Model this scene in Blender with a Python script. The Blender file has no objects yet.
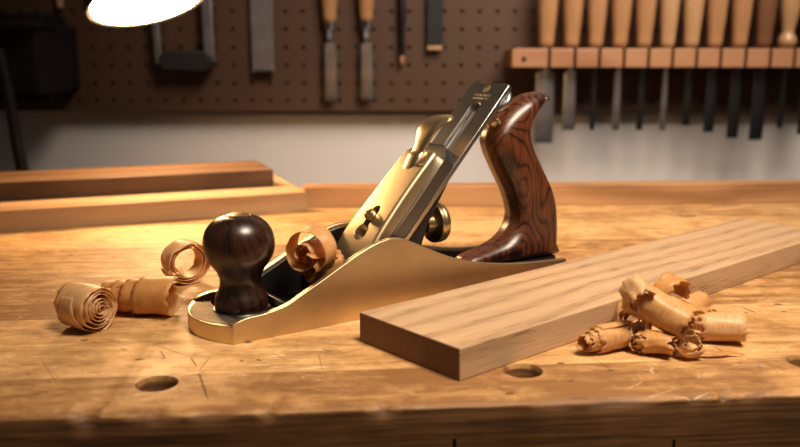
import bpy, bmesh, math, random
from mathutils import Vector, Matrix, noise
C = bpy.context.scene
COL = C.collection
R = math.radians
rnd = random.Random(7)

# ------------------------------------------------------------------ helpers
def link(o, parent=None):
    COL.objects.link(o)
    if parent is not None:
        o.parent = parent
    return o

def sharp(me, ang=35):
    for p in me.polygons:
        p.use_smooth = True
    me.set_sharp_from_angle(angle=R(ang))

def obj(name, bm, mat, parent=None, smooth=35, bevel=0, seg=2, solid=0):
    bmesh.ops.recalc_face_normals(bm, faces=bm.faces[:]) if solid == 0 else None
    me = bpy.data.meshes.new(name)
    bm.to_mesh(me); bm.free()
    if mat: me.materials.append(mat)
    if smooth: sharp(me, smooth)
    o = link(bpy.data.objects.new(name, me), parent)
    if solid:
        m = o.modifiers.new('thickness', 'SOLIDIFY'); m.thickness = solid; m.offset = 0
    if bevel:
        m = o.modifiers.new('bevel', 'BEVEL'); m.width = bevel; m.segments = seg
        m.limit_method = 'ANGLE'; m.angle_limit = R(40); m.harden_normals = False
    return o

def tag(o, label, cat, group=None, kind=None):
    if label: o['label'] = label
    if cat: o['category'] = cat
    if group: o['group'] = group
    if kind: o['kind'] = kind
    return o

def empty(name, loc, rz, label, cat, group=None, kind=None):
    o = link(bpy.data.objects.new(name, None))
    o.empty_display_size = .02
    o.location = loc; o.rotation_euler = (0, 0, rz)
    return tag(o, label, cat, group, kind)

def copy_tree(o, parent=None):
    c = o.copy(); COL.objects.link(c)
    if parent is not None: c.parent = parent
    for ch in list(o.children):
        copy_tree(ch, c)
    return c

def box(bm, x0, x1, y0, y1, z0, z1, M=None):
    v = [bm.verts.new((x, y, z)) for x in (x0, x1) for y in (y0, y1) for z in (z0, z1)]
    for f in ((0, 1, 3, 2), (4, 6, 7, 5), (0, 4, 5, 1), (2, 3, 7, 6), (0, 2, 6, 4), (1, 5, 7, 3)):
        bm.faces.new([v[i] for i in f])
    if M is not None:
        bmesh.ops.transform(bm, matrix=M, verts=v)
    return v

def lathe(bm, prof, n=48, M=None):
    rings = []; vs = []
    for r, z in prof:
        if r < 1e-6:
            v = bm.verts.new((0, 0, z)); rings.append([v]); vs.append(v)
        else:
            ring = [bm.verts.new((r*math.cos(2*math.pi*i/n), r*math.sin(2*math.pi*i/n), z)) for i in range(n)]
            rings.append(ring); vs += ring
    for a, b in zip(rings, rings[1:]):
        for i in range(n):
            j = (i+1) % n
            if len(a) == 1 and len(b) == 1: continue
            if len(a) == 1: bm.faces.new((a[0], b[i], b[j]))
            elif len(b) == 1: bm.faces.new((a[i], b[0], a[j]))
            else: bm.faces.new((a[i], b[i], b[j], a[j]))
    if len(rings[0]) > 1: bm.faces.new(rings[0][::-1])
    if len(rings[-1]) > 1: bm.faces.new(rings[-1])
    if M is not None: bmesh.ops.transform(bm, matrix=M, verts=vs)
    return vs

def prism(bm, poly, y0, y1, M=None):
    """polygon in (x,z) extruded along y"""
    a = [bm.verts.new((x, y0, z)) for x, z in poly]
    b = [bm.verts.new((x, y1, z)) for x, z in poly]
    n = len(poly)
    bm.faces.new(a); bm.faces.new(b[::-1])
    for i in range(n):
        bm.faces.new((a[i], b[i], b[(i+1) % n], a[(i+1) % n]))
    if M is not None: bmesh.ops.transform(bm, matrix=M, verts=a+b)
    return a+b

def prism_z(bm, poly, z0, z1, M=None):
    a = [bm.verts.new((x, y, z0)) for x, y in poly]
    b = [bm.verts.new((x, y, z1)) for x, y in poly]
    n = len(poly)
    bm.faces.new(a[::-1]); bm.faces.new(b)
    for i in range(n):
        bm.faces.new((a[i], a[(i+1) % n], b[(i+1) % n], b[i]))
    if M is not None: bmesh.ops.transform(bm, matrix=M, verts=a+b)
    return a+b

def tube(bm, pts, rad, n=14, caps=True):
    pts = [Vector(p) for p in pts]; rings = []
    if not hasattr(rad, '__len__'): rad = [rad]*len(pts)
    up = Vector((0.13, .21, 1)).normalized()
    for i, p in enumerate(pts):
        t = (pts[min(i+1, len(pts)-1)]-pts[max(i-1, 0)]).normalized()
        a = t.cross(up)
        if a.length < .05: a = t.cross(Vector((1, .1, 0)))
        a.normalize(); b = t.cross(a)
        rings.append([bm.verts.new(p+(a*math.cos(2*math.pi*k/n)+b*math.sin(2*math.pi*k/n))*rad[i]) for k in range(n)])
    for A, B in zip(rings, rings[1:]):
        for k in range(n):
            bm.faces.new((A[k], A[(k+1) % n], B[(k+1) % n], B[k]))
    if caps:
        bm.faces.new(rings[0][::-1]); bm.faces.new(rings[-1])

def spline(pts, sub=6, closed=False):
    out = []; n = len(pts)
    rng = range(n) if closed else range(n-1)
    for i in rng:
        P = [pts[(i+k) % n] if closed else pts[min(max(i+k, 0), n-1)] for k in (-1, 0, 1, 2)]
        for s in range(sub):
            t = s/sub
            out.append(tuple(.5*(2*P[1][d]+(P[2][d]-P[0][d])*t+(2*P[0][d]-5*P[1][d]+4*P[2][d]-P[3][d])*t*t
                                 + (3*P[1][d]-P[0][d]-3*P[2][d]+P[3][d])*t**3) for d in range(len(P[1]))))
    if not closed: out.append(tuple(pts[-1]))
    return out

def boolean(o, cutters):
    """cut away, then bake the result into the mesh and drop the cutters"""
    for c in cutters:
        m = o.modifiers.new('cut', 'BOOLEAN'); m.operation = 'DIFFERENCE'; m.solver = 'EXACT'; m.object = c
    bpy.context.view_layer.update()
    dg = bpy.context.evaluated_depsgraph_get()
    me = bpy.data.meshes.new_from_object(o.evaluated_get(dg))
    o.modifiers.clear(); o.data = me
    for c in cutters:
        bpy.data.objects.remove(c, do_unlink=True)
    sharp(me)

# ------------------------------------------------------------------ materials
class NT:
    def __init__(s, name):
        s.m = bpy.data.materials.new(name); s.m.use_nodes = True
        s.t = s.m.node_tree; s.b = s.t.nodes['Principled BSDF']
        s.out = s.t.nodes['Material Output']
    def n(s, typ, **kw):
        x = s.t.nodes.new(typ)
        for k, v in kw.items():
            if k.startswith('i_'):
                x.inputs[k[2:].replace('_', ' ')].default_value = v
            else: setattr(x, k, v)
        return x
    def l(s, a, b): s.t.links.new(a, b)
    def val(s, x, inp):
        if hasattr(x, 'links') or hasattr(x, 'is_linked'): s.l(x, inp)
        else: inp.default_value = x
    def math(s, op, a, b=0.0, c=None, clamp=False):
        x = s.n('ShaderNodeMath', operation=op, use_clamp=clamp)
        s.val(a, x.inputs[0]); s.val(b, x.inputs[1])
        if c is not None: s.val(c, x.inputs[2])
        return x.outputs[0]
    def coords(s, scale=(1, 1, 1), rot=(0, 0, 0), loc=(0, 0, 0), src='Object'):
        tc = s.n('ShaderNodeTexCoord'); mp = s.n('ShaderNodeMapping')
        mp.inputs['Scale'].default_value = scale; mp.inputs['Rotation'].default_value = rot
        mp.inputs['Location'].default_value = loc
        s.l(tc.outputs[src], mp.inputs[0]); return mp.outputs[0]
    def noise(s, vec, scale=1, detail=4, rough=.5, dist=0):
        x = s.n('ShaderNodeTexNoise'); s.l(vec, x.inputs['Vector'])
        x.inputs['Scale'].default_value = scale; x.inputs['Detail'].default_value = detail
        x.inputs['Roughness'].default_value = rough; x.inputs['Distortion'].default_value = dist
        return x.outputs['Fac']
    def ramp(s, fac, stops, interp='LINEAR'):
        x = s.n('ShaderNodeValToRGB'); x.color_ramp.interpolation = interp
        e = x.color_ramp.elements
        while len(e) < len(stops): e.new(.5)
        for k, (p, c) in enumerate(stops):
            e[k].position = p
            e[k].color = (c, c, c, 1) if not hasattr(c, '__len__') else (*c, 1)
        s.l(fac, x.inputs[0]); return x.outputs[0]
    def mix(s, fac, a, b, mode='MIX'):
        x = s.n('ShaderNodeMix', data_type='RGBA', blend_type=mode)
        s.val(fac, x.inputs[0])
        for v, i in ((a, 6), (b, 7)):
            if hasattr(v, 'is_linked'): s.l(v, x.inputs[i])
            else: x.inputs[i].default_value = (*v, 1)
        return x.outputs[2]
    def bump(s, h, strength=.2, dist=.001):
        x = s.n('ShaderNodeBump'); x.inputs['Strength'].default_value = strength
        x.inputs['Distance'].default_value = dist
        s.l(h, x.inputs['Height']); s.l(x.outputs[0], s.b.inputs['Normal']); return x
    def set(s, **kw):
        for k, v in kw.items():
            k = k.replace('_', ' ')
            i = s.b.inputs[k]
            if hasattr(v, 'is_linked'): s.l(v, i)
            else: i.default_value = (*v, 1) if (hasattr(v, '__len__') and len(v) == 3 and 'Color' in k or k == 'Base Color' and len(v) == 3) else v

def wood(name, light, mid, dark, seed=0., rough=.5, streak=60, ring=28, pores=.35, poreK=(25, 700), coat=0, bump=.25, ringmix=.5, spec=.4):
    """long axis of the piece is local X"""
    t = NT(name)
    base = t.coords(loc=(seed, seed*.7, seed*.3))
    # slow wander that bends the growth rings
    w = t.noise(t.coords(scale=(3.2, 14, 14), loc=(seed*1.3, seed, 0)), 1, 3, .5)
    sep = t.n('ShaderNodeSeparateXYZ'); t.l(base, sep.inputs[0])
    u = t.math('ADD', t.math('MULTIPLY', sep.outputs[1], 1.0), t.math('MULTIPLY', sep.outputs[2], .55))
    ph = t.math('ADD', t.math('MULTIPLY', u, ring*6.28), t.math('MULTIPLY', w, 17.0))
    rings = t.math('MULTIPLY_ADD', t.math('SINE', ph), .5, .5)
    rings = t.math('POWER', rings, 1.8)
    st = t.noise(t.coords(scale=(3, streak*3, streak*3), loc=(seed, 0, seed)), 1, 5, .62)
    fine = t.noise(t.coords(scale=(9, streak*11, streak*11), loc=(0, seed, 0)), 1, 3, .6)
    big = t.noise(t.coords(scale=(2.2, 9, 9), loc=(0, seed*2.1, 1)), 1, 3, .55)
    f = t.math('ADD', t.math('MULTIPLY', rings, ringmix), t.math('MULTIPLY', st, 1-ringmix))
    f = t.math('ADD', t.math('MULTIPLY', f, .75), t.math('MULTIPLY', big, .35))
    col = t.ramp(f, [(.22, light), (.52, mid), (.85, dark)])
    col = t.mix(t.math('MULTIPLY', fine, .35), col, tuple(c*.62 for c in mid))
    pr = t.noise(t.coords(scale=(poreK[0], poreK[1], poreK[1]), loc=(seed, 3, 5)), 1, 2, .5)
    pm = t.ramp(pr, [(.55, 0.), (.64, 1.)])
    pm = t.math('MULTIPLY', t.math('MULTIPLY', pm, t.math('MULTIPLY_ADD', rings, .7, .3)), pores)
    col = t.mix(pm, col, tuple(c*.38 for c in dark))
    t.set(Base_Color=col, Roughness=rough)
    t.b.inputs['Specular IOR Level'].default_value = spec
    if coat:
        t.b.inputs['Coat Weight'].default_value = coat; t.b.inputs['Coat Roughness'].default_value = .12
    t.bump(t.math('SUBTRACT', t.math('MULTIPLY', fine, .5), t.math('MULTIPLY', pm, 1.5)), bump, .0004)
    return t

def metal(name, col, rough=.3, brush=None, col2=None, bump=.08, aniso=0):
    t = NT(name)
    t.set(Metallic=1.0)
    sc = brush or (200, 200, 200)
    f = t.noise(t.coords(scale=sc), 1, 4, .6)
    g = t.noise(t.coords(scale=(35, 35, 35)), 1, 3, .6)
    c2 = col2 or tuple(c*.75 for c in col)
    t.set(Base_Color=t.mix(t.ramp(g, [(.35, 0.), (.75, 1.)]), col, c2))
    t.set(Roughness=t.math('ADD', t.math('MULTIPLY', f, .16), t.math('MULTIPLY_ADD', g, .12, rough-.13)))
    t.bump(f, bump, .0002)
    if aniso: t.b.inputs['Anisotropic'].default_value = aniso
    return t

def plain(name, col, rough=.6, metallic=0., var=.25, scale=60, bump=.1):
    t = NT(name)
    f = t.noise(t.coords(scale=(scale,)*3), 1, 5, .6)
    t.set(Base_Color=t.mix(f, tuple(c*(1+var) for c in col), tuple(c*(1-var) for c in col)), Roughness=rough, Metallic=metallic)
    t.bump(f, bump, .0006)
    return t

M = {}
M['brass'] = metal('satin_brass', (.70, .555, .35), .40, (12, 12, 700), (.60, .455, .27)).m
M['brass_polished'] = metal('polished_brass', (.76, .59, .34), .30, (90, 90, 90)).m
M['bronze_grain'] = metal('cast_bronze', (.30, .245, .185), .62, (900, 900, 900), (.12, .095, .07), bump=1.0).m
M['steel'] = metal('ground_steel', (.42, .415, .41), .30, (40, 900, 900), (.33, .32, .31)).m
M['steel_bright'] = metal('bright_steel', (.78, .76, .74), .22, (40, 900, 900)).m
M['blade_steel'] = metal('tool_steel', (.42, .41, .41), .42, (300, 60, 60), (.25, .25, .26)).m
M['dark_steel'] = metal('dark_steel', (.05, .05, .055), .5, (300, 60, 60)).m
M['japanning'] = plain('black_japanning', (.009, .008, .008), .3, var=.3, scale=500, bump=.25).m
M['black'] = plain('black_paint', (.010, .009, .009), .6).m
M['vise_iron'] = plain('vise_iron', (.010, .0075, .006), .8).m
M['vise_iron'].node_tree.nodes['Principled BSDF'].inputs['Specular IOR Level'].default_value = .2
M['engraving'] = plain('worn_engraving', (.60, .47, .30), .55, metallic=.8).m

# rosewood: strongly contrasted, swirling dark lines
def rosewood(name, light, dark, seed, freq, warp, rough=.36, axis='x', coatw=.22):
    t = NT(name)
    v = t.coords(scale=(16, 16, 9), loc=(seed, seed, seed))
    w = t.noise(v, 1, 2, .45)
    sep = t.n('ShaderNodeSeparateXYZ'); t.l(t.coords(), sep.inputs[0])
    u = t.math('ADD', t.math('MULTIPLY', sep.outputs[0], .9), t.math('MULTIPLY', sep.outputs[1], .8))
    u = t.math('ADD', u, t.math('MULTIPLY', sep.outputs[2], .35))
    ph = t.math('ADD', t.math('MULTIPLY', u, freq), t.math('MULTIPLY', w, warp))
    n3 = t.noise(t.coords(scale=(300, 300, 60), loc=(seed, 1, 2)), 1, 5, .7)
    ph = t.math('ADD', t.math('MULTIPLY', t.noise(t.coords(scale=(30, 30, 15), loc=(seed, 3, seed)), 1, 1, .4), warp), t.math('MULTIPLY', n3, 2.6))
    s = t.math('MULTIPLY_ADD', t.math('SINE', t.math('ADD', ph, t.math('MULTIPLY', u, freq))), .5, .5)
    s = t.math('POWER', s, 3.6)
    n2 = t.noise(t.coords(scale=(1100, 1100, 90)), 1, 4, .7)
    big = t.noise(t.coords(scale=(34, 34, 14), loc=(4, seed, 2)), 1, 3, .5)
    f = t.math('ADD', t.math('MULTIPLY', s, .17), t.math('ADD', t.math('MULTIPLY', n2, .40), t.math('ADD', t.math('MULTIPLY', n3, .42), t.math('MULTIPLY', big, .45))))
    col = t.ramp(f, [(.50, light), (.64, tuple(.5*a+.5*b for a, b in zip(light, dark))), (.82, dark)])
    t.set(Base_Color=col, Roughness=rough)
    t.b.inputs['Coat Weight'].default_value = coatw; t.b.inputs['Coat Roughness'].default_value = .34
    t.bump(n2, .12, .0002)
    return t.m
M['rosewood'] = rosewood('rosewood', (.165, .044, .013), (.013, .004, .003), 3., 500, 120)
M['rosewood_dark'] = rosewood('dark_rosewood', (.050, .015, .007), (.008, .003, .002), 9., 250, 55, .3)

M['oak'] = wood('planed_oak', (.62, .425, .26), (.53, .345, .20), (.40, .245, .135), 1.7, .5, 130, 64, .8, (42, 1150), ringmix=.45).m
M['walnut'] = wood('walnut', (.18, .098, .052), (.115, .060, .031), (.06, .029, .015), 5.1, .5, 50, 22, .3).m
M['ash'] = wood('pale_ash', (.54, .35, .19), (.43, .26, .135), (.30, .17, .082), 8.3, .5, 45, 20, .3).m
M['batten'] = wood('maple_batten', (.58, .33, .15), (.44, .23, .10), (.26, .125, .05), 11., .45, 40, 30, .4).m
M['rackwood'] = wood('rack_wood', (.44, .22, .11), (.36, .17, .08), (.24, .10, .045), 2.9, .5, 40, 30, .2).m

def handle_mat(name, a, b, seed):
    t = NT(name)
    f = t.noise(t.coords(scale=(260, 260, 18), loc=(seed, 0, 0)), 1, 4, .6)
    t.set(Base_Color=t.mix(f, a, b), Roughness=.38)
    t.b.inputs['Coat Weight'].default_value = .2
    return t.m
M['beech'] = handle_mat('beech_handle', (.44, .235, .105), (.28, .135, .052), 1)
M['beech_pale'] = handle_mat('boxwood_handle', (.48, .29, .14), (.33, .18, .075), 4)
M['walnut_handle'] = handle_mat('walnut_handle', (.20, .09, .04), (.10, .04, .018), 6)

# bench top: planks along X, wear, knife cuts, specks
def bench_material():
    t = NT('worn_beech_bench')
    tc = t.coords()
    sep = t.n('ShaderNodeSeparateXYZ'); t.l(tc, sep.inputs[0])
    pw = .088
    row = t.math('FLOOR', t.math('DIVIDE', t.math('ADD', sep.outputs[1], .048), pw))
    wn = t.n('ShaderNodeTexWhiteNoise', noise_dimensions='1D'); t.l(row, wn.inputs['W'])
    off = t.n('ShaderNodeCombineXYZ'); t.l(t.math('MULTIPLY', wn.outputs[0], 7.), off.inputs[0]); t.l(t.math('MULTIPLY', wn.outputs[0], 3.), off.inputs[2])
    vv = t.n('ShaderNodeVectorMath', operation='ADD'); t.l(tc, vv.inputs[0]); t.l(off.outputs[0], vv.inputs[1])
    def mp(scale):
        m = t.n('ShaderNodeMapping'); m.inputs['Scale'].default_value = scale; t.l(vv.outputs[0], m.inputs[0]); return m.outputs[0]
    w = t.noise(mp((4, 16, 16)), 1, 3, .5)
    ph = t.math('ADD', t.math('MULTIPLY', sep.outputs[1], 420.), t.math('MULTIPLY', w, 26.))
    rings = t.math('MULTIPLY_ADD', t.math('SINE', ph), .5, .5)
    st = t.noise(mp((14, 190, 190)), 1, 5, .66)
    fine = t.noise(mp((30, 900, 900)), 1, 3, .6)
    big = t.noise(mp((9, 13, 13)), 1, 6, .68)
    mot = t.noise(t.coords(scale=(48, 80, 40), loc=(7, 2, 1)), 1, 8, .74, .6)
    f = t.math('ADD', t.math('MULTIPLY', rings, .04), t.math('ADD', t.math('MULTIPLY', st, .20), t.math('ADD', t.math('MULTIPLY', mot, .42), t.math('MULTIPLY', big, .42))))
    f = t.math('ADD', f, t.math('MULTIPLY', t.math('SUBTRACT', wn.outputs[0], .5), .13))
    f = t.math('ADD', f, t.math('MULTIPLY', t.math('LESS_THAN', row, .5), .045))
    col = t.ramp(f, [(.44, (.72, .43, .185)), (.53, (.53, .295, .112)), (.64, (.24, .11, .036))])
    # blotchy stains
    bl = t.noise(t.coords(scale=(17, 26, 20), loc=(2, 5, 1)), 1, 6, .66, .6)
    col = t.mix(t.math('MULTIPLY', t.ramp(bl, [(.52, 0.), (.66, 1.)]), .55), col, (.25, .115, .042))
    col = t.mix(t.math('MULTIPLY', t.ramp(fine, [(.45, 0.), (.70, 1.)]), .5), col, (.34, .165, .06))
    # plank joints
    fr = t.math('FRACT', t.math('DIVIDE', t.math('ADD', sep.outputs[1], .048), pw))
    joint = t.math('LESS_THAN', fr, .008)
    col = t.mix(t.math('MULTIPLY', joint, .55), col, (.07, .03, .012))
    # tiny specks
    vo = t.n('ShaderNodeTexVoronoi'); vo.inputs['Scale'].default_value = 1
    t.l(t.coords(scale=(60, 95, 60)), vo.inputs['Vector'])
    vs = t.n('ShaderNodeSeparateColor'); t.l(vo.outputs['Color'], vs.inputs[0])
    sp = t.math('MULTIPLY', t.math('LESS_THAN', vo.outputs['Distance'], t.math('MULTIPLY', vs.outputs[1], .16)), t.math('GREATER_THAN', vs.outputs[0], .62))
    col = t.mix(t.math('MULTIPLY', sp, .75), col, (.05, .022, .012))
    v2 = t.n('ShaderNodeTexVoronoi'); v2.inputs['Scale'].default_value = 1
    t.l(t.coords(scale=(38, 190, 60), rot=(0, 0, .06)), v2.inputs['Vector'])
    v2s = t.n('ShaderNodeSeparateColor'); t.l(v2.outputs['Color'], v2s.inputs[0])
    fk = t.math('MULTIPLY', t.math('LESS_THAN', v2.outputs['Distance'], t.math('MULTIPLY', v2s.outputs[1], .22)), t.math('GREATER_THAN', v2s.outputs[0], .70))
    col = t.mix(t.math('MULTIPLY', fk, .6), col, (.14, .06, .026))
    ls = t.noise(t.coords(scale=(22, 130, 1), rot=(0, 0, .9), loc=(3, 1, 0)), 1, 1, .4)
    lm = t.noise(t.coords(scale=(14, 14, 1), loc=(1, 7, 0)), 1, 2, .5)
    pale = t.math('MULTIPLY', t.math('LESS_THAN', t.math('ABSOLUTE', t.math('SUBTRACT', ls, .5)), .005), t.ramp(lm, [(.50, 0.), (.62, .55)]))
    col = t.mix(pale, col, (.86, .66, .42))
    # faint random scuffs: thin level lines of a stretched noise
    total = None
    for k, (rz, sc, wd, am) in enumerate([(.5, (14, 90, 1), .0035, .5), (-1.0, (16, 80, 1), .003, .45), (1.25, (10, 70, 1), .0025, .5), (.05, (6, 120, 1), .004, .4)]):
        nz = t.noise(t.coords(scale=sc, rot=(0, 0, rz), loc=(k*3.1, k, 0)), 1, 1, .4)
        mask = t.noise(t.coords(scale=(18, 18, 1), loc=(k*5, 9, 0)), 1, 2, .5)
        ln = t.math('MULTIPLY', t.math('LESS_THAN', t.math('ABSOLUTE', t.math('SUBTRACT', nz, .5)), wd), t.ramp(mask, [(.55, 0.), (.66, am)]))
        total = ln if total is None else t.math('MAXIMUM', total, ln)
    col = t.mix(t.math('MULTIPLY', total, .8), col, (.11, .05, .022))
    # knife cuts of their own place: (x0,y0,x1,y1,width)
    cuts = None
    for (x0, y0, x1, y1, wd, am) in CUTS:
        L = math.hypot(x1-x0, y1-y0); a = math.atan2(y1-y0, x1-x0)
        m = t.n('ShaderNodeMapping', vector_type='TEXTURE')
        m.inputs['Location'].default_value = ((x0+x1)/2, (y0+y1)/2, 0); m.inputs['Rotation'].default_value = (0, 0, a)
        if cuts is None: t.l(tc, m.inputs[0])
        else:   # chained one after the other, which keeps the shader's stack small
            ad = t.n('ShaderNodeVectorMath', operation='MULTIPLY_ADD'); t.l(cuts, ad.inputs[0]); ad.inputs[1].default_value = (1e-7,)*3
            t.l(tc, ad.inputs[2]); t.l(ad.outputs[0], m.inputs[0])
        s2 = t.n('ShaderNodeSeparateXYZ'); t.l(m.outputs[0], s2.inputs[0])
        ax = t.math('DIVIDE', t.math('ABSOLUTE', s2.outputs[0]), L/2)
        ay = t.math('DIVIDE', t.math('ABSOLUTE', s2.outputs[1]), wd)
        d = t.math('ADD', t.math('POWER', ax, 4.), ay)
        c = t.math('MULTIPLY', t.math('SUBTRACT', 1.0, d, clamp=True), am)
        cuts = c if cuts is None else t.math('MAXIMUM', cuts, c)
    col = t.mix(t.math('MULTIPLY', cuts, 1.0, clamp=True), col, (.045, .02, .012))
    # below the top edge the slab's sides turn to a darker, streaked brown
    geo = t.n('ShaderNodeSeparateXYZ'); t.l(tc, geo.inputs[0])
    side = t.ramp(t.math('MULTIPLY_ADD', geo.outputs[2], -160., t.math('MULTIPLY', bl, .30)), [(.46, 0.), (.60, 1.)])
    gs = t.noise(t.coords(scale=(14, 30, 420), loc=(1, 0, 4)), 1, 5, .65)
    side_col = t.mix(t.ramp(gs, [(.35, 0.), (.62, 1.)]), (.22, .100, .036), (.070, .030, .011))
    col = t.mix(side, col, side_col)
    t.set(Base_Color=col, Roughness=t.math('MULTIPLY_ADD', mot, .25, .44))
    h = t.math('SUBTRACT', t.math('MULTIPLY', st, .4), t.math('ADD', cuts, t.math('ADD', t.math('MULTIPLY', total, .7), joint)))
    h = t.math('ADD', h, t.math('MULTIPLY', bl, 1.2))
    t.bump(h, .5, .0007)
    t.b.inputs['Specular IOR Level'].default_value = .35
    return t.m

BF0 = .3165
BY = R(4.3)   # the bench runs slightly away to the right
def to_bench(x, y):
    """world (x, y) -> bench local"""
    dx, dy = x, y-BF0
    return (dx*math.cos(BY)+dy*math.sin(BY), -dx*math.sin(BY)+dy*math.cos(BY))
H_CAM, F_PX, PITCH = .141, 812., R(11.4)
def at(px, py, h=0.):
    """where the camera ray through a pixel meets height h over the bench"""
    fw = Vector((0, math.cos(PITCH), -math.sin(PITCH))); up = Vector((0, math.sin(PITCH), math.cos(PITCH)))
    r = fw + Vector((1, 0, 0))*((px-400)/F_PX) - up*((py-223.5)/F_PX)
    return Vector((0, 0, H_CAM)) + r*((h-H_CAM)/r.z)
CUTS = []
for (a, b, c, d, wd, am) in [(198, 371, 209, 402, .0007, .85), (150, 343, 190, 357, .0005, .7), (190, 357, 197, 367, .0006, .7), (198, 372, 210, 357, .0005, .6), (160, 350, 166, 360, .0005, .6),
                             (178, 380, 203, 382, .0005, .5), (256, 359, 261, 361, .0012, 1.), (240, 362, 243, 360, .0014, 1.), (271, 352, 290, 362, .0005, .5),
                             (120, 349, 127, 350, .0009, 1.), (160, 358, 164, 359, .0009, .9), (36, 352, 60, 391, .0005, .35), (318, 352, 323, 372, .0006, .5), (322, 348, 330, 352, .0009, .6),
                             (712, 345, 731, 357, .0006, .8), (738, 305, 758, 314, .0009, .9), (745, 331, 775, 340, .0005, .5), (590, 356, 615, 372, .0005, .6), (600, 352, 622, 360, .0004, .5),
                             (755, 366, 764, 367, .0011, .9), (728, 306, 742, 307, .0007, .6), (90, 256, 108, 254, .0012, .5), (650, 372, 690, 386, .0004, .4), (430, 395, 470, 388, .0004, .4),
                             (722, 386, 742, 384, .0012, .35), (300, 389, 312, 391, .0008, .5), (676, 215, 680, 215, .001, .5)]:
    p, q = at(a, b), at(c, d)
    CUTS.append((*to_bench(p.x, p.y), *to_bench(q.x, q.y), wd, am))
M['bench'] = bench_material()

def shaving_mat(name, a, b, seed):
    t = NT(name)
    f = t.noise(t.coords(scale=(26, 3.2, 1), loc=(seed, seed, 0), src='UV'), 1, 4, .62)
    g = t.noise(t.coords(scale=(3, 8, 1), loc=(seed, 0, 0), src='UV'), 1, 3, .6)
    col = t.mix(t.ramp(f, [(.32, 0.), (.72, 1.)]), a, b)
    col = t.mix(t.math('MULTIPLY', g, .25), col, tuple(c*.7 for c in b))
    t.set(Base_Color=col, Roughness=.36)
    t.bump(f, .6, .0004)
    tr = t.n('ShaderNodeBsdfTranslucent'); t.l(col, tr.inputs[0])
    mx = t.n('ShaderNodeMixShader'); mx.inputs[0].default_value = .36
    t.l(t.b.outputs[0], mx.inputs[1]); t.l(tr.outputs[0], mx.inputs[2]); t.l(mx.outputs[0], t.out.inputs[0])
    return t.m
# UV: u runs along the ribbon, v across it
M['shave'] = shaving_mat('shaving', (.92, .57, .25), (.70, .36, .125), 1.)
M['shave_pale'] = shaving_mat('shaving_pale', (.94, .64, .33), (.75, .43, .18), 5.)
M['shave_amber'] = shaving_mat('shaving_amber', (.88, .50, .18), (.62, .29, .08), 8.)

# ------------------------------------------------------------------ room
def plaster():
    t = NT('grey_plaster')
    f = t.noise(t.coords(scale=(5, 5, 5)), 1, 5, .6)
    t.set(Base_Color=t.mix(f, (.72, .67, .63), (.62, .575, .54)), Roughness=.85)
    t.bump(t.noise(t.coords(scale=(120,)*3), 1, 4, .6), .15, .001)
    return t.m
WY = 1.27   # the wall
ROT = R(1.5)
bm = bmesh.new(); box(bm, -2.2, 2.2, 0, .1, -.85, 1.75)
wall = obj('wall_back', bm, plaster()); wall.location = (0, WY, 0); tag(wall, 'grey plaster wall behind the bench', 'wall', kind='structure')
bm = bmesh.new(); box(bm, -2.2, 2.2, -1.6, 1.37, -.90, -.85)
fl = obj('floor', bm, plain('concrete_floor', (.10, .09, .08), .7).m); tag(fl, 'grey concrete floor', 'floor', kind='structure')

# ------------------------------------------------------------------ workbench
bench = empty('workbench', (0, BF0, 0), BY, 'worn beech workbench with round dog holes and chipped front edge, under the hand plane', 'workbench')
XL, XR, YB, TH = -.95, 1.15, .600, .095
bm = bmesh.new()
secs = []
N = 900
def chip(x):
    c = .0012 + .0010*max(0, noise.noise(Vector((x*38, 0, 3)))) + .0028*max(0, noise.noise(Vector((x*17, 5, 0)))-.18)
    d = noise.noise(Vector((x*75, 9, 1)))
    if d > .42: c += (d-.42)*.016
    return c
def dent(x):
    s = 0
    for (px, wd, dp) in DENTS:
        k = (x-px)/wd
        if abs(k) < 1: s = max(s, dp*(1-k*k)**1.0)
    return s
DENTS = []
for px, py, wd, dp in [(82, 419, .006, .0045), (150, 419, .012, .002), (210, 417, .010, .0022), (268, 414, .004, .003), (385, 411, .007, .0026), (620, 402, .020, .0022), (560, 403, .012, .0016), (700, 398, .005, .0016), (755, 397, .006, .0012)]:
    p = at(px, py); DENTS.append((to_bench(p.x, p.y)[0], wd, dp))
for i in range(N+1):
    x = XL+(XR-XL)*i/N
    c = chip(x)+dent(x); wob = .0016*noise.noise(Vector((x*9, 2, 7)))+.0006*noise.noise(Vector((x*60, 2, 7)))
    e = dent(x)*.6
    pr = [(YB, 0), (c*1.5+.003, 0), (wob+c*.9, -.0008-c*.22), (wob+c*.25+e*.3, -.001-c*.62), (wob, -.0018-c*1.25), (wob*.6, -.012), (0, -TH), (YB, -TH)]
    secs.append([bm.verts.new((x, y, z)) for y, z in pr])
for a, b in zip(secs, secs[1:]):
    n = len(a)
    for k in range(n):
        bm.faces.new((a[k], b[k], b[(k+1) % n], a[(k+1) % n]))
bm.faces.new(secs[0][::-1]); bm.faces.new(secs[-1])
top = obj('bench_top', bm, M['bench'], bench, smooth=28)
cut = []
for (px, py, r) in [(157, 383.5, .0089), (523, 370.5, .0088), (808, 362, .0092), (686, 215, .0088)]:
    p = at(px, py); lx, ly = to_bench(p.x, p.y)
    b2 = bmesh.new(); lathe(b2, [(r*.97, -.13), (r*.97, -.0016), (r+.0006, .0004), (r+.0008, .01)], 48)
    c = obj('cutter', b2, M['bench'], smooth=0); c.location = Vector((lx, ly, 0)); c.parent = bench
    cut.append(c)
for px, zt, zb in [(458, -.016, -.06), (693, -.020, -.07), (232, -.03, -.07)]:   # open joints in the front face
    p = at(px, 412); lx = to_bench(p.x, p.y)[0]
    b2 = bmesh.new(); box(b2, lx-.0007, lx+.0007, -.01, .005, zb, zt)
    c = obj('cutter', b2, M['bench'], bench, smooth=0); cut.append(c)
boolean(top, cut)
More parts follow.
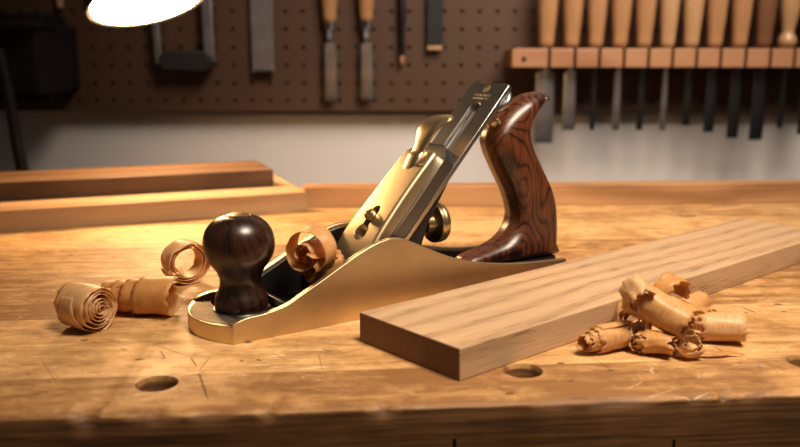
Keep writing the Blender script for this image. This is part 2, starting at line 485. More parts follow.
for lx in (XL+.12, XR-.12):
    for ly in (.07, .53):
        bm = bmesh.new(); box(bm, lx-.04, lx+.04, ly-.04, ly+.04, -.85, -TH)
        obj('leg', bm, M['bench'], bench, bevel=.003)

# ------------------------------------------------------------------ hand plane
PR = R(33.6)
plane = empty('hand_plane', (-.0840, .3892, 0), PR, 'brass smoothing hand plane with dark rosewood knob and handle, standing on the workbench', 'hand plane')
W = .058
cheek = spline([(0, .0100), (.003, .0115), (.009, .0128), (.018, .0133), (.0305, .0158), (.041, .0208), (.052, .0262), (.063, .0318), (.074, .0372), (.084, .0412), (.094, .0432), (.103, .0422),
                (.111, .0390), (.121, .0343), (.138, .0268), (.156, .0212), (.182, .0166), (.205, .0146), (.232, .0132)], 4)
body = bmesh.new()
def toe(bulge, s0, n=14, y0=0., y1=W):
    return [(s0+bulge*(1-((k/n)*2-1)**2), y0+(y1-y0)*k/n) for k in range(n+1)]
tc_ = .0036
# sole plate with curved toe and heel
sole = toe(-.0103, 0.0006, 14, .0006, W-.0006) + toe(.008, .232, 14, .0006, W-.0006)[::-1]
prism_z(body, sole, 0.0, .0042)
# raised toe lip
tl = toe(-.0110, 0., 14, .0002, W-.0002) + [(.010, W-.0005), (.0065, W-.012), (.0045, W/2), (.0065, .012), (.010, .0005)]
prism_z(body, tl, 0., .0092)
for y0 in (0., W-tc_):
    prism(body, [(0, 0)]+[p for p in cheek]+[(.232, 0)], y0, y0+tc_)
bo = obj('plane_body', body, M['brass'], plane, bevel=.00045, seg=3)
# speckled cast top of the toe lip
bm = bmesh.new()
ins = [(s+.0007, .0045+(y/W)*(W-.009)) for s, y in toe(-.0110, 0.)] + [(.0095, W-.0045), (.0058, W-.012), (.0040, W/2), (.0058, .012), (.0095, .0045)]
prism_z(bm, ins, .0090, .0095)
obj('toe_face', bm, M['bronze_grain'], plane, smooth=0)['label'] = 'speckled rough metal face of the toe'
# black japanned bed
bm = bmesh.new()
prism_z(bm, toe(.0, .009, 10, tc_, W-tc_)+[(.070, W-tc_), (.070, tc_)], .0040, .0058)
prism_z(bm, [(.078, tc_), (.240, tc_+.002), (.2385, W/2), (.240-.0, W-tc_-.002), (.078, W-tc_)], .0040, .0075)
box(bm, .036, .0385, tc_, W-tc_, .005, .0115)
box(bm, .066, .071, tc_, W-tc_, .004, .018, None)
# inner japanned cheek linings
lin = [(s, z-.0022) for s, z in cheek if .012 < s < .222]
for y0 in (tc_-.0003, W-tc_-.0007):
    prism(bm, [(.012, .004)]+lin+[(.222, .004)], y0, y0+.001)
# boss for the handle
prism(bm, [(.160, .004), (.240, .004), (.240, .0108), (.160, .0108)], W/2-.011, W/2+.011)
obj('plane_bed', bm, M['japanning'], plane, bevel=.0006)
# front knob
KX, KY = .0166, W/2-.0008
k = empty('tmp', (0, 0, 0), 0, None, None)
bpy.data.objects.remove(k)
Mk = Matrix.Translation((KX, KY, 0))
bm = bmesh.new()
lathe(bm, [(0.0178, .0050), (.0176, .0075), (.0160, .0090), (.0152, .0096), (.0150, .0100), (0, .0100)], 64, Mk)
col_ = obj('knob_collar', bm, M['japanning'], plane)
kp = spline([(.0138, .0098), (.0142, .0112), (.0143, .0138), (.0136, .0165), (.0120, .0200), (.0110, .0235), (.0111, .0265), (.0126, .0305), (.0155, .0348), (.0181, .0395), (.0190, .0445),
             (.0185, .0495), (.0166, .0540), (.0132, .0576), (.0095, .0596), (.0066, .0603)], 4)
bm = bmesh.new(); lathe(bm, [(0, .0098)]+kp+[(.0062, .0601), (0, .0601)], 96, Mk)
knob = obj('front_knob', bm, M['rosewood_dark'], plane, smooth=60)
bm = bmesh.new()
lathe(bm, [(0, .0598), (.0062, .0598), (.0062, .0607), (.0052, .0611), (0, .0612)], 40, Mk)
ks = obj('knob_screw', bm, M['brass_polished'], knob); ks['label'] = 'brass screw set in the top of the knob'
b2 = bmesh.new(); box(b2, -.007, .007, -.0006, .0006, .0604, .065, Mk @ Matrix.Rotation(.3, 4, 'Z'))
c = obj('cutter', b2, M['black'], smooth=0); c.parent = plane
boolean(ks, [c]); 

# blade frame: origin top centre of blade's upper face, X runs down the blade, Z out of it
AB = R(48.5)
BF = Matrix(((-math.cos(AB), 0, -math.sin(AB), .1885), (0, -1, 0, W/2), (-math.sin(AB), 0, math.cos(AB), .1265), (0, 0, 0, 1)))
# columns: X=(-cos,0,-sin)  Y=(0,-1,0)  Z=(-sin,0,cos)  (right handed)
def slot_poly(x0, x1, r, n=12):
    a = [(x0+r-r*math.cos(t), r*math.sin(t)) for t in [(-.5+k/n)*math.pi for k in range(n+1)]]
    a = [(x0+r-r*math.cos(math.pi*(k/n-.5)), r*math.sin(math.pi*(k/n-.5))) for k in range(n+1)]
    b = [(x1-r+r*math.cos(math.pi*(k/n-.5)), -r*math.sin(math.pi*(k/n-.5))) for k in range(n+1)]
    return a+b
hw = .0183
bm = bmesh.new()
prism_z(bm, [(.0012, -hw), (0, -hw+.0012), (0, hw-.0012), (.0012, hw), (.166, hw), (.166, -hw)], -.0030, 0.)
blade = obj('plane_blade', bm, M['steel'], plane)
b2 = bmesh.new(); prism_z(b2, slot_poly(.0155, .120, .0043), -.02, .02)
c = obj('cutter', b2, M['steel'], plane, smooth=0)
boolean(blade, [c])
blade.data.materials.append(M['steel_bright'])   # ground bright along its long edges
for p_ in blade.data.polygons:
    if abs(p_.normal.y) > .9 and abs(p_.center.y) > .015: p_.material_index = 1
blade.matrix_local = BF
m_ = blade.modifiers.new('bevel', 'BEVEL'); m_.width = .0004; m_.segments = 2; m_.limit_method = 'ANGLE'
blade['label'] = 'slotted grey steel cutting blade with worn maker stamp'
# worn illegible stamp: a crest and two rows of strokes
bm = bmesh.new()
rr = random.Random(3)
def stroke(x, y, dx, dy, w=.00016):
    a = math.atan2(dy, dx); L = math.hypot(dx, dy)
    box(bm, -w, L+w, -w, w, -.00002, .00004, Matrix.Translation((x, y, 0)) @ Matrix.Rotation(a, 4, 'Z'))
for row, (x, y0, y1, s) in enumerate([(.0090, -.0075, .0075, .0013), (.0117, -.0070, .0070, .0011)]):
    y = y0
    while y < y1:
        stroke(x, y, s, rr.uniform(-.0003, .0003))
        if rr.random() < .7: stroke(x+s*rr.choice((0, .5, 1)), y, 0, .0008)
        y += rr.choice((.0010, .0012, .0012, .0018))
for (x, y, dx, dy) in [(.0032, -.002, .003, -.0004), (.0032, .002, .003, .0004), (.0028, -.0018, -.0006, .0018), (.0022, 0, .0006, .0018), (.0062, -.0024, .0008, .0024), (.007, 0, -.0008, .0024), (.004, -.0008, .0018, 0), (.004, .0008, .0018, 0), (.0048, -.002, 0, .004)]:
    stroke(x, y, dx, dy)
st = obj('maker_stamp', bm, M['engraving'], blade, smooth=0)
# chip breaker with humped lower end and rounded upper end
bm = bmesh.new()
prof = spline([(.054, .0045), (.0545, .0078), (.060, .0086), (.075, .0078), (.095, .0074), (.115, .0082), (.135, .0098), (.148, .0092), (.158, .0050), (.162, .0006)], 5)
prism(bm, [(.054, .0002)]+prof, -hw, hw)
M['steel_dark'] = metal('chip_breaker_steel', (.24, .245, .255), .34, (40, 900, 900), (.19, .19, .20)).m
cb = obj('chip_breaker', bm, M['steel_dark'], plane)
b2 = bmesh.new()
# rounded upper corners
pl = [(.02, -.05), (.02, .05)] + [(.052+.012*(1-math.cos(math.pi*(k/24-.5)) if True else 0), .0185*math.sin(-math.pi*(k/24-.5))) for k in range(25)]
prism_z(b2, [(.03, hw+.01), (.03, -hw-.01), (.064, -hw-.01)]+[(.0535+.010*(abs(k/12-1))**2.6, -hw-.0002+(2*hw+.0004)*k/24) for k in range(25)]+[(.064, hw+.01)], -.01, .03)
c = obj('cutter', b2, M['steel'], plane, smooth=0)
boolean(cb, [c])
cb.matrix_local = BF
m_ = cb.modifiers.new('bevel', 'BEVEL'); m_.width = .0005; m_.segments = 2; m_.limit_method = 'ANGLE'; m_.angle_limit = R(40)
# lever cap: loft along X with waist
def loft(bm, secs):
    rings = [[bm.verts.new(p) for p in s] for s in secs]
    n = len(rings[0])
    for a, b in zip(rings, rings[1:]):
        for k in range(n):
            bm.faces.new((a[k], b[k], b[(k+1) % n], a[(k+1) % n]))
    bm.faces.new(rings[0][::-1]); bm.faces.new(rings[-1])
def cap_sec(x, w, z0, z1, r, bevel_w):
    pts = [(x, w, z0)]
    for k in range(7):
        a = k/6*math.pi/2
        pts.append((x, w-bevel_w+bevel_w*math.cos(a), z1-r+r*math.sin(a)))
    for k in range(7):
        a = math.pi/2*(1-k/6)
        pts.append((x, -(w-bevel_w+bevel_w*math.cos(a)), z1-r+r*math.sin(a)))
    pts.append((x, -w, z0)); return pts
keys = spline([(.0630, .0120, .0082, .0128), (.0650, .0142, .0080, .0142), (.0710, .0152, .0078, .0150), (.0840, .0156, .0076, .0156), (.0970, .0160, .0076, .0160), (.1100, .0168, .0082, .0162), (.1230, .0178, .0092, .0162),
               (.1330, .0185, .0100, .0154), (.1410, .0186, .0098, .0138), (.1460, .0182, .0094, .0118), (.1480, .0175, .0092, .0104)], 4)
bm = bmesh.new(); loft(bm, [cap_sec(x, w, z0, z1, min(.0022, (z1-z0)*.6), .0026) for x, w, z0, z1 in keys])
cap = obj('lever_cap', bm, M['brass'], plane, smooth=40)
b2 = bmesh.new()
kh = [(.1262+.0058*math.cos(a), .0058*math.sin(a)) for a in [(-150+300*k/24)/180*math.pi for k in range(25)]]
kh += [(.1110-.0036*math.cos(a), .0036*math.sin(a)) for a in [(90-180*k/8)/180*math.pi for k in range(9)]]
prism_z(b2, kh, .003, .03)
b3 = bmesh.new(); box(b3, .0755, .0768, -.0008, .0142, .0145, .03)
cs = [obj('cutter', b2, M['brass'], plane, smooth=0), obj('cutter', b3, M['brass'], plane, smooth=0)]
boolean(cap, cs); cap.matrix_local = BF
m_ = cap.modifiers.new('bevel', 'BEVEL'); m_.width = .0005; m_.segments = 2; m_.limit_method = 'ANGLE'; m_.angle_limit = R(50)
bm = bmesh.new()
lathe(bm, [(0, .006), (.0022, .006), (.0022, .0165), (.0035, .0168), (.0037, .0182), (.0029, .0198), (.0015, .0204), (0, .0205)], 36, Matrix.Translation((.1150, 0, 0)))
sc_ = obj('cap_screw', bm, M['brass_polished'], cap)
b2 = bmesh.new(); box(b2, -.006, .006, -.0006, .0006, .0190, .03, Matrix.Translation((.115, 0, 0)) @ Matrix.Rotation(.9, 4, 'Z'))
c = obj('cutter', b2, M['black'], cap, smooth=0); boolean(sc_, [c])
# cam lever: narrow neck swelling to a paddle that curls back at the tip
cen = spline([(.0800, .0122), (.0710, .0142), (.0640, .0158), (.0585, .0174), (.0535, .0186), (.0485, .0184), (.0440, .0170), (.0400, .0148), (.0370, .0120)], 4)
wid = spline([(.0075,), (.0068,), (.0056,), (.0072,), (.0090,), (.0096,), (.0094,), (.0084,), (.0060,)], 4)
bm = bmesh.new(); secs = []
for i, ((x, z), (w,)) in enumerate(zip(cen, wid)):
    a = Vector(cen[min(i+1, len(cen)-1)])-Vector(cen[max(i-1, 0)]); a.normalize(); nx, nz = a.y, -a.x
    if nz < 0: nx, nz = -nx, -nz
    th = .0016
    if i < 6: th = .0030
    ring = []
    for (cy, cz) in [(-1, -.6), (-1, .3), (-.8, .8), (-.4, 1), (0, 1.06), (.4, 1), (.8, .8), (1, .3), (1, -.6), (.5, -.9), (-.5, -.9)]:
        ring.append((x+nx*cz*th, cy*w, z+nz*cz*th))
    secs.append(ring)
loft(bm, secs)
lev = obj('cam_lever', bm, M['brass_polished'], cap, smooth=50)
# frog (black casting under the blade)
bm = bmesh.new()
prism(bm, [(.0830, .0075), (.1200, .0070), (.1200, .0180), (.1310, .0460), (.1480, .0735), (.1440, .0735)], W/2-.0150, W/2+.0150)
frog = obj('frog', bm, M['japanning'], plane, bevel=.001)
# adjuster wheel, axis along the plane
MX = Matrix.Translation((0, W/2-.002, .0425)) @ Matrix.Rotation(math.pi/2, 4, 'Y')
bm = bmesh.new()
MX = Matrix.Translation((-.0090, 0, 0)) @ MX
lathe(bm, [(0, .130), (.0030, .130), (.0030, .1450), (.0058, .1455), (.0062, .1480), (.0062, .1500), (.0105, .1505), (.0122, .1512), (.0124, .1530), (.0116, .1536), (.0122, .1542), (.0124, .1552), (.0120, .1572), (.0105, .1580), (.0085, .1572), (.0045, .1576), (.0040, .1596), (0, .1600)], 56, MX)
obj('adjuster_wheel', bm, M['brass_polished'], plane, smooth=40)['label'] = 'round brass depth adjuster wheel'
# lateral lever behind the blade with a round steel finger disc
bm = bmesh.new()
prism_z(bm, [(.008, -.004), (.008, .003), (.075, .004), (.075, -.004)], -.0050, -.0032)
lathe(bm, [(0, 0), (.0080, 0), (.0088, .0008), (.0088, .0024), (.0080, .0032), (0, .0032)], 40, Matrix.Translation((.0100, .0125, -.0066)))
box(bm, .006, .014, -.003, .012, -.0056, -.0036)
ll = obj('lateral_lever', bm, M['steel'], plane, bevel=.0003); ll.matrix_local = BF
# handle (tote)
def tote_mesh():
    outl = [(.1640, .0092), (.1650, .0160), (.1700, .0190), (.1790, .0210), (.1880, .0232), (.1960, .0262), (.2030, .0318), (.2062, .0390), (.2050, .0460), (.2010, .0560), (.1950, .0660), (.1900, .0745),
            (.1855, .0830), (.1835, .0900), (.1850, .0965), (.1895, .1025), (.1960, .1085), (.2040, .1140), (.2120, .1180), (.2200, .1203), (.2270, .1206), (.2312, .1185), (.2300, .1150),
            (.2245, .1090), (.2190, .1030), (.2165, .0960), (.2180, .0880), (.2230, .0790), (.2300, .0680), (.2365, .0575), (.2405, .0470), (.2425, .0350), (.2428, .0230), (.2425, .0092)]
    foot = [(.2300, .0092), (.2100, .0092), (.1850, .0092)]
    pts = spline(outl, 4) + foot
    pts = [Vector(p) for p in pts]; n = len(pts)
    area = sum(pts[i].x*pts[(i+1) % n].y-pts[(i+1) % n].x*pts[i].y for i in range(n))
    nor = []
    for i in range(n):
        a = (pts[(i+2) % n]-pts[i-2]); v = Vector((-a.y, a.x)).normalized()
        if area < 0: v = -v
        nor.append(v)
    def inside(p):
        c = False; j = n-1
        for i in range(n):
            if (pts[i].y > p.y) != (pts[j].y > p.y) and p.x < (pts[j].x-pts[i].x)*(p.y-pts[i].y)/(pts[j].y-pts[i].y)+pts[i].x: c = not c
            j = i
        return c
    wd = []
    for i in range(n):
        s = .001
        while s < .04 and inside(pts[i]+nor[i]*s): s += .0008
        wd.append(min(.0092, s*.42))
    for _ in range(6): wd = [min(wd[i], (wd[i-1]+wd[i]*2+wd[(i+1) % n])/4) for i in range(n)]
    bm = bmesh.new(); T = .0130; rings = []
    K = 7
    levels = [(k/K) for k in range(K+1)]
    def ring(frac, side):
        out = []
        for i in range(n):
            base = False
            d = wd[i]*frac*(0.5 if base else 1)
            tt = T*(.42+.58*min(1, wd[i]/.0080))
            if base: h = tt*(.6+.4*math.sqrt(max(0, 1-(1-frac)**2)))
            else: h = tt*math.sqrt(max(0, 1-(1-frac)**2))
            p = pts[i]+nor[i]*d
            out.append(bm.verts.new((p.x, W/2+side*h, p.y)))
        return out
    mid = None
    A = [ring(f, 1) for f in levels]; B = [ring(f, -1) for f in levels]
    for S in (A, B):
        for a, b in zip(S, S[1:]):
            for i in range(n): bm.faces.new((a[i], b[i], b[(i+1) % n], a[(i+1) % n]))
        bm.faces.new(S[-1])
    for i in range(n): 
        bm.faces.new((A[0][i], B[0][i], B[0][(i+1) % n], A[0][(i+1) % n]))
    bmesh.ops.remove_doubles(bm, verts=bm.verts[:], dist=.00003)
    bmesh.ops.triangulate(bm, faces=[f for f in bm.faces if len(f.verts) > 4])
    return bm
tote = obj('rear_handle', tote_mesh(), M['rosewood'], plane, smooth=0)
tote.location = (.0010, -.0008, 0)
m_ = tote.modifiers.new('remesh', 'REMESH'); m_.mode = 'VOXEL'; m_.voxel_size = .0007; m_.use_smooth_shade = True
m_ = tote.modifiers.new('smooth', 'SMOOTH'); m_.factor = .5; m_.iterations = 8
# handle nut, seen at the front of the handle's top
bm = bmesh.new()
lathe(bm, [(0, -.003), (.0042, -.003), (.0046, .0005), (.0040, .0014), (0, .0018)], 32, Matrix.Translation((.1880, W/2-.001, .1035)) @ Matrix.Rotation(R(-40), 4, 'Y'))
obj('handle_nut', bm, M['brass_polished'], tote)['label'] = 'brass nut at the top of the handle'

# ------------------------------------------------------------------ boards
def board(name, L, w, t, mat, loc, ang, label, bev=.0006):
    """local X along the board; origin at the corner"""
    bm = bmesh.new(); box(bm, 0, L, 0, w, 0, t)
    o = obj(name, bm, mat, None, bevel=bev, seg=2); o.location = loc; o.rotation_euler = (0, 0, ang)
    return tag(o, label, 'board')
o = board('oak_board', .388, .0711, .0155, M['oak'], (.0265, .3416, 0), R(40.0), 'planed oak board lying in front of the hand plane, beside the pile of shavings')
M['end_grain'] = plain('oak_end_grain', (.19, .095, .045), .65, var=.35, scale=700, bump=.3).m  # darker end grain, with the shade on the board's end added to its colour
o.data.materials.append(M['end_grain'])
for p_ in o.data.polygons:
    if abs(p_.normal.x) > .9: p_.material_index = 1
for v in o.data.vertices: v.co.x += -v.co.y*math.tan(R(1.55))   # ends sawn a little off square
LB = R(21.9)
ex = Vector((math.cos(LB), math.sin(LB), 0)); ey = Vector((-math.sin(LB), math.cos(LB), 0))
rc = Vector((-.0885, .7600, 0))
board('pale_board', .42, .134, .018, M['ash'], rc-ex*.42, LB, 'pale wooden board flat on the bench at back left, under the walnut board')
rc2 = Vector((-.1255, .7980, .018))
LB2 = LB + R(-.6)
ex2 = Vector((math.cos(LB2), math.sin(LB2), 0))
board('walnut_board', .38, .080, .0165, M['walnut'], rc2-ex2*.38, LB2, 'dark walnut board stacked on top of the pale board')
b_ = board('wooden_batten', .92, .024, .0200, M['batten'], (-.0925, .7765, 0), R(3.2), 'long square wooden batten lying across the back of the bench')

# ------------------------------------------------------------------ shavings
def curl(name, mat, label, pos, az, R0, R1, turns, width, drift=0., cone=0., start=0., seed=0, wob=.07, tilt=0., roll=0., lift=0., tail=0., fray=.05, nv=9, thick=.00028, flare=0., squash=1., group=None, warp=0., zc=None):
    """ribbon wound round local Y (lying); R0 outer, R1 inner radius"""
    bm = bmesh.new(); uv = bm.loops.layers.uv.new('UVMap')
    nu = max(24, int(turns*44)); grid = []; L = 0; us = []
    for i in range(nu+1):
        t = i/nu; th = start+t*turns*2*math.pi
        r = R0+(R1-R0)*t**.9
        row = []
        for j in range(nv):
            v = j/(nv-1)
            e = 0
            if j in (0, nv-1):
                e = fray*width*(noise.noise(Vector((th*3.1, seed*9.1+j, 0)))+.6*noise.noise(Vector((th*11.3, seed*4.1+j, 3))))
            ww = width*(1-.12*t)
            if tail and t < .06: ww *= .45+.55*t/.06
            rr_ = r*(1+cone*(v-.5)+wob*noise.noise(Vector((th*.55+seed*7, v*1.4, seed*3.3)))+.35*wob*noise.noise(Vector((th*2.1, v*2.5, seed*5.7)))) + flare*(2*v-1)**2*r
            y = (v-.5)*ww+drift*t*turns+e+warp*width*noise.noise(Vector((th*.5, seed*2.2, 8)))
            row.append(bm.verts.new((rr_*math.cos(th), y, rr_*math.sin(th)*squash)))
        grid.append(row)
        us.append(L); L += r*2*math.pi*turns/nu
    for i in range(nu):
        for j in range(nv-1):
            f = bm.faces.new((grid[i][j], grid[i+1][j], grid[i+1][j+1], grid[i][j+1]))
            for lp, (a, b) in zip(f.loops, ((i, j), (i+1, j), (i+1, j+1), (i, j+1))):
                lp[uv].uv = (b/(nv-1)*1.0, us[a]/.02)
    # swap so that u is across (streaks run along the ribbon)
    rot = Matrix.Rotation(az, 4, 'Z') @ Matrix.Rotation(tilt, 4, 'X') @ Matrix.Rotation(roll, 4, 'Y')
    bmesh.ops.transform(bm, matrix=rot, verts=bm.verts[:])
    zmin = min(v.co.z for v in bm.verts)
    o = obj(name, bm, mat, None, smooth=180, solid=thick)
    o.location = (pos[0], pos[1], zc if zc else lift-zmin+thick*.5)
    return tag(o, label, 'wood shaving', group)
GR = None
def near(px, py, h=0): return at(px, py, h)
S = 'wood_shaving'
# az turns the roll about the vertical: its near end faces (sin az, -cos az)
curl(S, M['shave_pale'], 'tightly rolled wood shaving with spiral end, farthest left on the bench', at(84, 305, .0130), R(62), .0129, .0012, 6.2, .0230, seed=1, cone=-.06, start=2.5, wob=.13, drift=-.0006, tail=1)
curl(S, M['shave_amber'], 'long loosely wound shaving lying between the leftmost roll and the plane toe', at(163, 298, .0102), R(76), .0106, .0076, 3.2, .0220, drift=.0085, seed=2, start=1.0, wob=.16, tilt=R(-3), fray=.12)
curl(S, M['shave_pale'], 'open ring shaped shaving standing behind the plane knob', at(186, 260, .0150), R(38), .0150, .0084, 3.2, .0140, seed=3, start=3.4, wob=.15, drift=.0010, squash=.93)
LP = Matrix.Translation((-.0844, .390, 0)) @ Matrix.Rotation(PR, 4, 'Z')
pc = LP @ Vector((.0590, .029, 0))
curl(S, M['shave'], 'large curled shaving caught in the throat of the plane between knob and lever cap', (pc.x, pc.y), R(-30), .0172, .0040, 1.8, .0125, seed=4, start=-1.2, wob=.24, zc=.0345, drift=-.0015, cone=.10)
pc = LP @ Vector((.064, .026, 0))
curl(S, M['shave_amber'], 'crumpled amber shaving wedged beneath the large curl inside the plane', (pc.x, pc.y), R(-60), .0100, .0030, 2.2, .0200, seed=5, start=.6, wob=.40, zc=.0270, drift=.002, fray=.14)
# the pile at the right
curl(S, M['shave'], 'rolled shaving with open left end, leftmost of the pile by the oak board', at(614, 337, .0066), R(-64), .0068, .0030, 4.6, .0190, drift=-.0028, seed=6, start=1.2, wob=.22, fray=.12)
curl(S, M['shave'], 'round open roll end facing front, against the oak board on the left of the pile', at(633, 319, .0088), R(-12), .0090, .0034, 2.7, .0150, seed=7, start=2.0, wob=.14)
curl(S, M['shave'], 'thick diagonal shaving roll lying on top of the pile', at(661, 308, .0215), R(52), .0090, .0036, 4.0, .0320, seed=8, start=.5, wob=.20, zc=.0200, tilt=R(17), cone=.08, drift=.001, fray=.10)
curl(S, M['shave_pale'], 'ragged upright curl at the top left of the pile', at(638, 291, .030), R(20), .0075, .0040, 1.9, .0110, seed=9, start=1.5, wob=.45, zc=.0290, tilt=R(30), fray=.28)
curl(S, M['shave_amber'], 'wide single loop sticking up at the top of the pile', at(670, 287, .030), R(38), .0088, .0078, .70, .0110, seed=10, start=5.9, wob=.25, zc=.0275, tilt=R(12), fray=.22)
curl(S, M['shave'], 'conical roll leaning to the back right of the pile', at(691, 308, .0095), R(-48), .0085, .0024, 3.6, .0200, seed=11, start=3.0, wob=.20, cone=-.22, tilt=R(8))
curl(S, M['shave_pale'], 'barrel shaped roll on its side, rightmost of the pile', at(723, 328, .0075), R(76), .0076, .0040, 3.8, .0210, drift=.0009, seed=12, start=.8, wob=.13, fray=.10, tilt=R(-2))
curl(S, M['shave_amber'], 'folded shaving arching between the centre of the pile and its rightmost roll', at(701, 322, .008), R(52), .0088, .0060, 1.6, .0120, seed=13, start=1.5, wob=.32, tilt=R(-6), fray=.18)
curl(S, M['shave'], 'dark mouthed open ring in the centre front of the pile', at(662, 327, .011), R(-4), .0080, .0056, 2.2, .0100, seed=14, start=.3, wob=.20, tilt=R(-22), zc=.0095)
curl(S, M['shave_pale'], 'small frilly curl at the front left of the pile', at(640, 342, .005), R(-25), .0058, .0018, 2.8, .0090, seed=15, start=2.3, wob=.45, fray=.30)
curl(S, M['shave_amber'], 'thin translucent ribbon lying in front of the open ring', at(660, 346, .005), R(62), .0066, .0044, 1.8, .0140, seed=16, start=1.0, wob=.40, drift=.003, fray=.2, squash=.8)
curl(S, M['shave_pale'], 'nest like flat coil at the very front of the pile', at(689, 346, .006), R(-12), .0082, .0036, 2.3, .0070, seed=17, start=.9, wob=.62, tilt=R(-44), fray=.30, squash=.8)
curl(S, M['shave'], 'small crumpled curl in the middle of the pile under the diagonal roll', at(683, 328, .010), R(10), .0066, .0022, 2.6, .0100, seed=18, start=2.2, wob=.48, fray=.30, lift=.003)
# thin splinter tail
bm = bmesh.new(); uv = bm.loops.layers.uv.new('UVMap')
pts = [(0, 0, .0008), (.006, -.001, .0024), (.012, .000, .0012), (.018, .0015, .0018), (.024, .001, .0008)]
prev = None
for i, p in enumerate(spline(pts, 6)):
    w_ = .0016*math.sin(math.pi*min(1, .15+i/26))+.0002
    a = bm.verts.new((p[0], p[1]-w_, p[2])); b = bm.verts.new((p[0], p[1]+w_, p[2]+.0006))
    if prev: bm.faces.new((prev[0], a, b, prev[1]))
    prev = (a, b)
o = obj(S, bm, M['shave_amber'], None, smooth=180, solid=.0003); o.location = at(694, 357, 0)+Vector((0, 0, .0003)); o.rotation_euler = (0, 0, R(-4))
tag(o, 'thin flat splinter of shaving trailing to the right from the front of the pile', 'wood shaving')

# ------------------------------------------------------------------ pegboard
PITCH_H = .0262; PZ0 = .067; PY = WY-.030
def pegboard():
    bm = bmesh.new(); nx, nz = 78, 17; g = PITCH_H; r = .0034; K = 12
    x0 = -nx*g/2
    corner = {}
    def cv(i, j):
        if (i, j) not in corner: corner[(i, j)] = bm.verts.new((x0+i*g, 0, j*g))
        return corner[(i, j)]
    for i in range(nx):
        for j in range(nz):
            cx, cz = x0+(i+.5)*g, (j+.5)*g
            ring = [bm.verts.new((cx+r*math.cos(math.pi/4+2*math.pi*k/K), 0, cz+r*math.sin(math.pi/4+2*math.pi*k/K))) for k in range(K)]
            back = [bm.verts.new((v.co.x, .0045, v.co.z)) for v in ring]
            for k in range(K): bm.faces.new((ring[k], ring[(k+1) % K], back[(k+1) % K], back[k]))
            cs_ = [cv(i+1, j+1), cv(i, j+1), cv(i, j), cv(i+1, j)]
            q = K//4
            for s in range(4):
                for k in range(q):
                    bm.faces.new((cs_[s], ring[(s*q+k+1) % K], ring[s*q+k]))
                bm.faces.new((cs_[s], cs_[(s+1) % 4], ring[((s+1)*q) % K]))
    # back face frame
    box(bm, x0, -x0, .0045, .0050, 0, nz*g) 
    box(bm, x0, -x0, .0, .0045, -.0015, 0)
    return bm
pm = NT('hardboard')
f_ = pm.noise(pm.coords(scale=(6, 6, 6)), 1, 5, .6); g_ = pm.noise(pm.coords(scale=(420,)*3), 1, 3, .6)
pm.set(Base_Color=pm.mix(g_, pm.mix(f_, (.088, .037, .014), (.066, .028, .011)), (.050, .021, .008)), Roughness=.6)
pb = obj('pegboard', pegboard(), pm.m, None, smooth=0)
pb.location = (0, PY, PZ0)
tag(pb, 'brown perforated hardboard panel mounted on the wall behind the bench', 'pegboard')
# spacer battens between pegboard and wall
for x in (-.95, 0.02, .95):
    bm = bmesh.new(); box(bm, x-.02, x+.02, .0050, .0296, .004, .43)
    obj('spacer_batten', bm, M['walnut'], pb, smooth=0)

# ------------------------------------------------------------------ tools
def wx(px, py, y):
    """world x,z on the vertical plane at depth y for a pixel"""
    fw = Vector((0, math.cos(PITCH), -math.sin(PITCH))); up = Vector((0, math.sin(PITCH), math.cos(PITCH)))
    r = fw + Vector((1, 0, 0))*((px-400)/F_PX) - up*((py-223.5)/F_PX)
    t = y/r.y
    return r.x*t, H_CAM+r.z*t
def hook(parent, x, z, y1, y0):
    bm = bmesh.new()
    tube(bm, [(x, y1, z), (x, y0, z), (x, y0-.004, z+.006)], .0019, 8)
    return obj('hook', bm, M['dark_steel'], parent)

def chisel(label, cx, tip, blade_w, shoulder, hand_top, mat, y, blade_mat, handle_r=.0125, bolster=True, grp=None, thick=.0035, shank=.0048, flip=False, bead=False, ferr=True, kind='chisel', blade_top=None):
    """hanging blade down; origin at the tip; z measured up from tip; shoulder = bottom of handle"""
    root = empty('bench_chisel', (cx, y, tip), 0, label, kind, grp)
    S_ = shoulder-tip; Tt = hand_top-tip
    hp = [(.0062, S_), (handle_r*.74, S_+.006), (handle_r*.80, S_+.018), (handle_r*.96, S_+.045), (handle_r*1.04, S_+.075), (handle_r*.98, S_+.100), (handle_r*.86, S_+.116), (handle_r*.55, S_+.124), (0, S_+.126)]
    if bead: hp = [(.006, S_), (handle_r*.8, S_+.004), (handle_r*.95, S_+.010), (handle_r*.8, S_+.016), (handle_r*.62, S_+.022), (handle_r*.75, S_+.034), (handle_r*1.05, S_+.06), (handle_r*1.0, S_+.1), (handle_r*.6, S_+.118), (0, S_+.122)]
    bm = bmesh.new(); lathe(bm, spline(hp, 3), 28); obj('handle', bm, mat, root, smooth=60)
    if ferr:
        bm = bmesh.new(); lathe(bm, [(.0066, S_-.010), (.0078, S_-.009), (.0086, S_+.004), (.006, S_+.005)], 24); obj('ferrule', bm, M['blade_steel'], root)
    bt = blade_top-tip if blade_top else S_-.045
    bm = bmesh.new(); bw = blade_w/2
    # bevel ground blade that thins to the edge, then a tapering shank
    secs = []
    for z, w, t in [(0, bw, .0003), (.009, bw, thick), (bt-.004, bw, thick), (bt-.001, bw*.93, thick*1.1), (bt+.003, max(shank, bw*.5), thick*1.2), (bt+.007, shank*.9, shank*1.5), (S_, shank*.8, shank*1.4)]:
        secs.append([(-w, 0, z), (-w, -t*.4, z), (-w*.72, -t, z), (w*.72, -t, z), (w, -t*.4, z), (w, 0, z)])
    loft(bm, secs)
    bl = obj('blade', bm, blade_mat, root, smooth=30)
    return root

